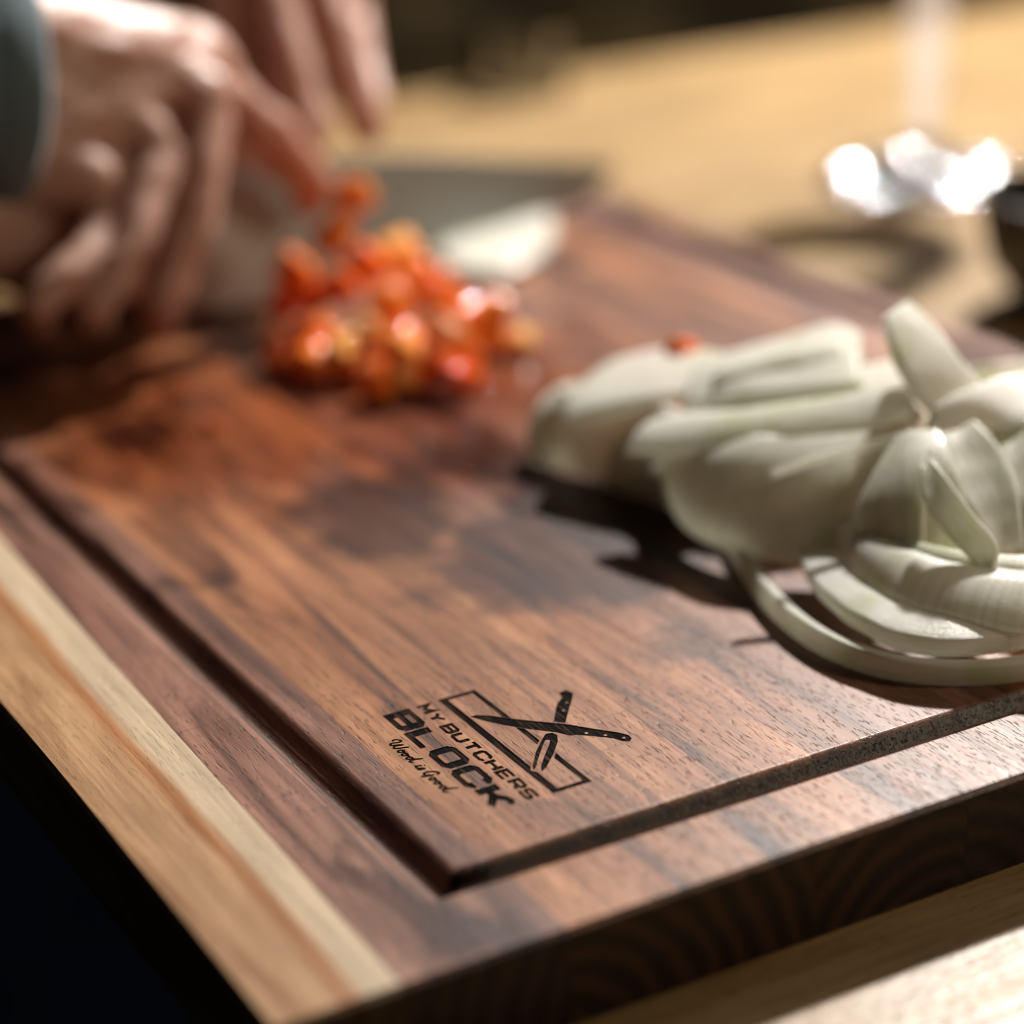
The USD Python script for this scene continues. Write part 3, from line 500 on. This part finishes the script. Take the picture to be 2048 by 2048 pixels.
# ---------------------------------------------------------------- person: two hands and sleeves
person = thing('person', 'person in a dark blue-grey sleeve, hands chopping with the knife', 'person', (-.02, .42, 0))
def chain(pts):
    out = Manifold()
    for (p, r), (q, s) in zip(pts[:-1], pts[1:]): out = out + Manifold.hull(sph(p, r, 20) + sph(q, s, 20))
    return out
def px(L): return [(onblade(u, v, d * 1e-3), r * 1e-3) for u, v, d, r in L]
def finish(mf, length=.0032, it=9):
    mf = mf.refine_to_length(length); q = mf.to_mesh()
    m = trimesh.Trimesh(q.vert_properties[:, :3], q.tri_verts, process=True)
    trimesh.smoothing.filter_taubin(m, lamb=.5, nu=.52, iterations=it)
    return m
wr_a, wr_b = (30, 90, -6, 25), (25, 275, 4, 22)
hand = Manifold()
pal = [wr_a, wr_b, (395, 118, 2, 13), (318, 150, 8, 13), (240, 215, 12, 12.5), (165, 300, 12, 12)]
PP = px(pal)
for i, j, k in ((0, 1, 2), (0, 1, 3), (1, 3, 4), (1, 4, 5), (0, 2, 3)):
    hand = hand + Manifold.hull(sph(*PP[i], 20) + sph(*PP[j], 20) + sph(*PP[k], 20))
fingers = [[(395, 118, 2, 13), (470, 203, 12, 9.2), (566, 288, 17, 8.6), (632, 370, 18, 7.6), (616, 398, 10, 7.0)],       # index, laid along the blade
           [(318, 150, 8, 13), (412, 190, 18, 9.8), (392, 420, 35, 8.8), (322, 606, 40, 7.8), (318, 640, 22, 7)],          # middle
           [(240, 215, 12, 12.5), (318, 310, 23, 9.6), (255, 490, 39, 8.2), (185, 608, 42, 7.3), (190, 640, 22, 6.8)],     # ring
           [(165, 300, 12, 12), (245, 400, 23, 8.6), (150, 530, 37, 7.4), (72, 606, 39, 6.7), (80, 640, 20, 6.2)],         # little
           [(60, 120, -24, 15), (250, 160, -28, 12), (430, 260, -20, 10), (560, 330, -12, 8.6), (615, 360, -10, 8)]]       # thumb, behind the blade
for fgr in fingers: hand = hand + chain(px(fgr))
hand = hand + Manifold.hull(sph(*px([(172, 352, 22, 11)])[0]) + sph(*px([(178, 420, 16, 8)])[0]) + sph(*px([(60, 330, 6, 20)])[0]))
hand = hand + chain(px([(30, 90, -6, 25), (-420, 60, -12, 34), (-900, 40, -16, 40)])) + chain(px([(25, 275, 4, 22), (-420, 230, -12, 32), (-900, 150, -16, 40)]))
hand = hand + Manifold.hull(sph(*px([(15, 395, -8, 25)])[0]) + sph(*px([(190, 500, -6, 17)])[0]) + sph(*px([(300, 540, -4, 13)])[0]) + sph(*px([(60, 520, -2, 13)])[0])) + chain(px([(-20, 420, -8, 27), (-420, 520, -14, 34)]))
h1 = finish(hand); h1.vertices += h1.vertex_normals * ((meshkit.fbm(h1.vertices * [70, 70, 110], 3, 3) - .5) * .0042)[:, None]
arm_1 = obj('arm', h1, skin, person, True, label='hand gripping the knife handle, index finger along the blade')
# the other hand, fingertips on the spine of the knife
o2 = Manifold()
f2 = [[(470, -330, -62, 14), (430, -60, -62, 10.5), (478, 120, -42, 9), (560, 250, -16, 7.6), (592, 290, -5, 7.0)],
      [(535, -360, -58, 14), (520, -70, -46, 11), (575, 110, -22, 9.4), (615, 235, -6, 8.2), (627, 272, -2, 7.4)],
      [(610, -370, -56, 14), (626, -80, -46, 11), (678, 90, -22, 9.4), (722, 215, -7, 8.2), (733, 254, -3, 7.4)],
      [(670, -330, -66, 12), (690, -120, -70, 9), (705, 30, -58, 8), (730, 150, -36, 7), (745, 210, -20, 6.4)],
      [(480, -440, -72, 16), (400, -200, -92, 12), (440, 20, -80, 10.5), (520, 170, -50, 9), (560, 240, -32, 8)]]
base2 = px([(560, -660, -92, 26), (640, -650, -98, 24)])
mc = [px(f[:1])[0] for f in f2[:4]]
for i in range(3):
    o2 = o2 + Manifold.hull(sph(*base2[0], 20) + sph(*base2[1], 20) + sph(*mc[i], 20) + sph(*mc[i + 1], 20))
for fgr in f2: o2 = o2 + chain(px(fgr))
o2 = o2 + chain([base2[0], (base2[0][0] + np.array([-.15, .17, .03]), .034)]) + chain([base2[1], (base2[1][0] + np.array([-.15, .17, .03]), .032)])
h2 = finish(o2); h2.vertices += h2.vertex_normals * ((meshkit.fbm(h2.vertices * 90, 3, 5) - .5) * .0018)[:, None]
obj('arm', h2, skin, person, True, label='hand with fingertips pressing on the spine of the blade')
def sleeve(p, q, r0, r1, seed, cuff=True):
    """A cloth tube from the cuff p to q, rolled hem, creases."""
    p, q = np.array(p), np.array(q); ax = (q - p) / np.linalg.norm(q - p); L = np.linalg.norm(q - p)
    e1 = np.cross(ax, [0, 0, 1]); e1 /= np.linalg.norm(e1); e2 = np.cross(ax, e1)
    pr_ = [(.004, r0 - .006), (0, r0 - .003), (-.001, r0), (.002, r0 + .0025), (.010, r0 + .003), (.016, r0 + .0024), (.019, r0 + .0004), (.022, r0 + .0022)]
    pr_ += [(x, r0 + .003 + (r1 - r0) * x / L) for x in np.linspace(.03, L, 26)]
    n = 72; th = np.linspace(0, 2 * np.pi, n, endpoint=False); V = []
    for x, r in pr_:
        c = p + ax * x
        ring = c + (np.cos(th)[:, None] * e1 + np.sin(th)[:, None] * e2) * r
        d = (meshkit.fbm(np.c_[ring[:, 0] * 30, ring[:, 1] * 22, ring[:, 2] * 22] + seed, 3, seed) - .5) * .016 * min(1, .35 + x / .05)
        V.append(ring + (np.cos(th)[:, None] * e1 + np.sin(th)[:, None] * e2) * d[:, None])
    V = np.array(V); k = len(pr_); idx = np.arange(k * n).reshape(k, n); nx = np.roll(idx, -1, 1)
    f = np.vstack([np.stack([idx[:-1], idx[1:], nx[1:]], -1).reshape(-1, 3), np.stack([idx[:-1], nx[1:], nx[:-1]], -1).reshape(-1, 3)])
    m = trimesh.Trimesh(V.reshape(-1, 3), f, process=False); m.fix_normals()
    return m
c1 = onblade(38, 178, -.002)
obj('sleeve', sleeve(c1 - BD * .004 - BN * .006, c1 + np.array([-.30, -.01, .05]), .044, .060, 4), cloth, person, True)
e2_ = base2[0][0] * .5 + base2[1][0] * .5 + np.array([-.045, .05, .009])
obj('sleeve', sleeve(e2_, e2_ + np.array([-.20, .23, .04]), .045, .060, 9), cloth, person, True)

# ---------------------------------------------------------------- chopped tomato
def chunk(p, rx, ry, rz, seed, power=.45):
    r = np.random.default_rng(seed); m = trimesh.creation.icosphere(3); v = m.vertices
    v = np.sign(v) * np.abs(v) ** power * [rx, ry, rz]
    v[:, 0] *= 1 + .25 * r.uniform(-1, 1) * v[:, 2] / rz; v[:, 1] += .3 * r.uniform(-1, 1) * v[:, 2] ** 2 / rz
    v = v * (1 + .30 * (meshkit.fbm(v / max(rx, rz) * 1.3 + seed * 5.3, 2, seed) - .5))[:, None]
    m.vertices = v; m.apply_transform(trimesh.transformations.random_rotation_matrix(r.random(3))); m.apply_translation(p)
    lo = m.vertices[:, 2].min()
    if lo < T + .0002: m.apply_translation((0, 0, T + .0002 - lo))
    return m
TM = [(668, 370, 52, 6.8, 1, 'topmost tomato cube, stuck high against the knife blade'), (636, 445, 40, 6.6, 1, 'tomato cube just below the topmost one, against the blade'),
      (552, 512, 24, 6.8, 1, 'tomato cube at the upper left of the heap, beside the heel of the blade'), (688, 498, 30, 7.2, 0, 'orange tomato cube in the upper middle of the heap'), (758, 478, 27, 7.2, 2, 'pale orange tomato cube at the upper right of the heap'),
      (788, 532, 20, 6.8, 1, 'tomato cube under the pale orange one at the upper right of the heap'), (596, 560, 14, 6.2, 0, 'tomato cube below the upper left one, in the left half of the heap'), (535, 578, 10, 5.6, 3, 'dark red tomato cube at the left edge of the heap, near the hand'),
      (640, 540, 20, 6.2, 0, 'tomato cube in the middle left of the heap, over a dark gap'), (735, 575, 22, 7.0, 1, 'tomato cube in the very middle of the heap'), (830, 560, 16, 7.0, 0, 'tomato cube on the right shoulder of the heap'),
      (880, 600, 10, 6.6, 1, 'tomato cube right of the shoulder, above the long right-hand piece'), (930, 640, 5, 6.6, 1, 'longish tomato piece at the right end of the heap'), (982, 645, 4, 4.6, 2, 'small wet tomato scrap farthest right in the heap'),
      (535, 655, 7, 6.6, 1, 'leftmost tomato cube, low at the front'), (596, 632, 12, 6.4, 0, 'tomato cube behind the leftmost front cube'), (648, 688, 6, 7.0, 2, 'yellowish tomato cube low at the front'), (705, 742, 3, 6.2, 0, 'bright red tomato cube nearest the camera'),
      (762, 664, 14, 7.4, 1, 'large orange tomato cube in the front half of the heap'), (826, 645, 15, 7.2, 1, 'orange tomato cube right of the large front one'), (800, 712, 5, 7.2, 3, 'deep red tomato cube at the front right'),
      (872, 728, 3, 5.4, 3, 'narrow tomato piece with a pink wet side at the front right'), (874, 670, 9, 6.8, 0, 'tomato cube at the right front, above the narrow piece'), (694, 630, 15, 6.6, 2, 'pale tomato cube in the front half, above the yellowish one'),
      (590, 700, 4, 5.6, 0, 'small tomato cube between the leftmost and the yellowish cube'), (752, 722, 5, 6.2, 1, 'tomato cube between the nearest one and the deep red one'), (918, 598, 4, 5.2, 0, 'small tomato cube at the back right of the heap'), (520, 700, 2, 4.6, 0, 'small tomato cube in the front left corner of the heap')]
for i, (u, v, h, r, mk, lab) in enumerate(TM):
    p = at19(u, v, h * 1e-3)
    k = np.random.default_rng(100 + i).uniform(.85, 1.15, 3) * r * .93e-3
    if 'longish' in lab: k = np.array([1.6, .8, .8]) * r * 1e-3
    if 'narrow' in lab: k = np.array([.75, .75, 1.5]) * r * 1e-3
    m = chunk(p, *k, seed=i)
    lo = m.vertices.mean(0); lo[2] = m.vertices[:, 2].min()
    t = thing('tomato_piece', lab, 'tomato', lo, 'chopped tomato on the board')
    obj('flesh', m, tomato[mk], t, True)
m = chunk(at19(1283, 664, .034), .0045, .004, .004, 77); lo = m.vertices.mean(0)
obj('flesh', m, tomato[0], thing('tomato_scrap', 'tiny red tomato scrap on top of the onion pile', 'tomato', lo), True)

juice = mat('juice', {'p': ('principled_bsdf', {'base_color': (.55, .10, .03), 'roughness': .06, 'transmission_weight': .5, 'ior': 1.35})}, [])
for u, v, r, lab in ((581, 853, .0016, 'tiny drop of juice on the board at the near edge of the dark patch'), (881, 897, .0013, 'tiny drop of juice on the board just left of the onion pile'), (400, 806, .0030, 'flat wet drop on the board in front of the hand'), (930, 735, .0020, 'small drop of juice between the tomato heap and the onion')):
    p = at19(u, v, .0002); m = trimesh.creation.icosphere(2); m.vertices *= [r, r, r * .5]; m.apply_translation(p + [0, 0, r * .35])
    lo = m.vertices.mean(0); lo[2] = m.vertices[:, 2].min()
    obj('drop', m, juice, thing('juice_drop', lab, 'drop', lo, 'drops of juice on the board'), True)

# ---------------------------------------------------------------- wine glass, dark bowl, tumbler
gc = at19(1738, 345, 0, 0.0005)
wg = thing('wine_glass', 'clear stemmed wine glass with glinting foot standing on the table behind the board', 'glass', gc)
foot = [(0, 0), (.046, 0), (.0478, .0006), (.048, .0014), (.046, .0022), (.030, .0046), (.016, .0085), (.0095, .015), (.0075, .024), (0, .0241)]
def wavy_foot():
    """Blown glass foot: a low cone whose upper face ripples."""
    nr, na = 70, 180; rr = np.linspace(0, .048, nr); th = np.linspace(0, 2 * np.pi, na, endpoint=False)
    base = np.interp(rr, [0, .0075, .0095, .016, .030, .046, .048], [.024, .0235, .0155, .0105, .0066, .0042, .0016])
    X = rr[:, None] * np.cos(th); Y = rr[:, None] * np.sin(th)
    yc = .64 * X + .77 * Y; xc = .77 * X - .64 * Y
    ph = 10 * meshkit.fbm(np.stack([xc * 85, yc * 25, 0 * X], -1) + 8.2, 2, 6)
    amp = .0017 * np.clip((rr[:, None] - .008) / .008, 0, 1) * np.clip((.048 - rr[:, None]) / .006, 0, 1)
    Z = np.maximum(base[:, None] + amp * np.sin(2 * np.pi * yc / .0145 + ph), .0012)
    top = np.stack([X, Y, Z], -1).reshape(-1, 3); n0 = len(top)
    bot = np.vstack([np.c_[.048 * np.cos(th), .048 * np.sin(th), np.zeros(na)], [[0, 0, 0]]])
    idx = np.arange(n0).reshape(nr, na); nx = np.roll(idx, -1, 1)
    f = [np.stack([idx[:-1], idx[1:], nx[1:]], -1).reshape(-1, 3), np.stack([idx[:-1], nx[1:], nx[:-1]], -1).reshape(-1, 3)]
    o = idx[-1]; on = nx[-1]; k = n0 + np.arange(na); kn = np.roll(k, -1)
    f += [np.c_[o, k, kn], np.c_[o, kn, on], np.c_[np.full(na, n0 + na), kn, k]]
    m = trimesh.Trimesh(np.vstack([top, bot]), np.vstack(f), process=True); m.apply_translation(gc); return m
obj('foot', wavy_foot(), foot_glass, wg, 60)
stem = [(0, .0241), (.0055, .0241), (.0062, .040), (.0088, .052), (.0100, .080), (.0103, .110), (.012, .122), (0, .1225)]
obj('stem', lathe(stem, gc, 48), stem_glass, wg, 40)
bowl = [(0, .1226), (.012, .1226), (.030, .134), (.042, .158), (.044, .185), (.038, .225), (.0365, .2252), (.0425, .185), (.0405, .159), (.029, .1365), (.010, .1255), (0, .1252)]
obj('bowl', lathe(bowl, gc, 64), glass, wg, 40)
dc = at19(2052, 575, 0, 0.0005)
db = thing('dark_bowl', 'dark rounded bowl cut off by the right edge of the photo', 'bowl', dc)
obj('body', lathe([(0, 0), (.024, 0), (.028, .003), (.040, .018), (.0445, .036), (.044, .047), (.042, .0475), (.0415, .036), (.037, .019), (.022, .006), (0, .005)], dc, 64), dark_glaze, db, 35)
tc_ = at19(985, 172, 0, 0.0005)
tb = thing('glass_tumbler', 'small blurred pale glass near the back edge of the table', 'glass', tc_)
obj('wall', lathe([(0, 0), (.024, 0), (.026, .002), (.029, .034), (.0275, .034), (.0245, .004), (0, .0035)], tc_, 48), glass, tb, 35)

# ---------------------------------------------------------------- behind the table
def ground_at(u, v): return at19(u, v, 0, -TABLE_H)
pp_ = ground_at(935, 40)
po = thing('dark_post', 'dark post standing behind the table, left of the tumbler', 'post', (pp_[0], pp_[1], -TABLE_H))
obj('shaft', bevelled(pp_[0] - .07, pp_[0] + .07, pp_[1] - .07, pp_[1] + .07, -TABLE_H + .001, 1.4, .006), post_mat, po)
for i, (u, v, r, lab) in enumerate([(1620, 12, .13, 'pale stone on the ground behind the table, near the glass stem'), (1210, 60, .11, 'brownish stone on the ground behind the middle of the table'), (800, 60, .16, 'ochre stone on the ground beside the raised hand')]):
    p = ground_at(u, v); m = trimesh.creation.icosphere(3); m.vertices *= (1 + .5 * (meshkit.fbm(m.vertices * 1.4 + i * 9, 3, i) - .5))[:, None] * np.array([r, r * .9, r * .55]); m.apply_translation(p + [0, 0, r * .3])
    lo = m.vertices.mean(0); lo[2] = m.vertices[:, 2].min()
    obj('rock', m, stone_mat, thing('ground_stone', lab, 'stone', lo, 'stones on the ground'), True)
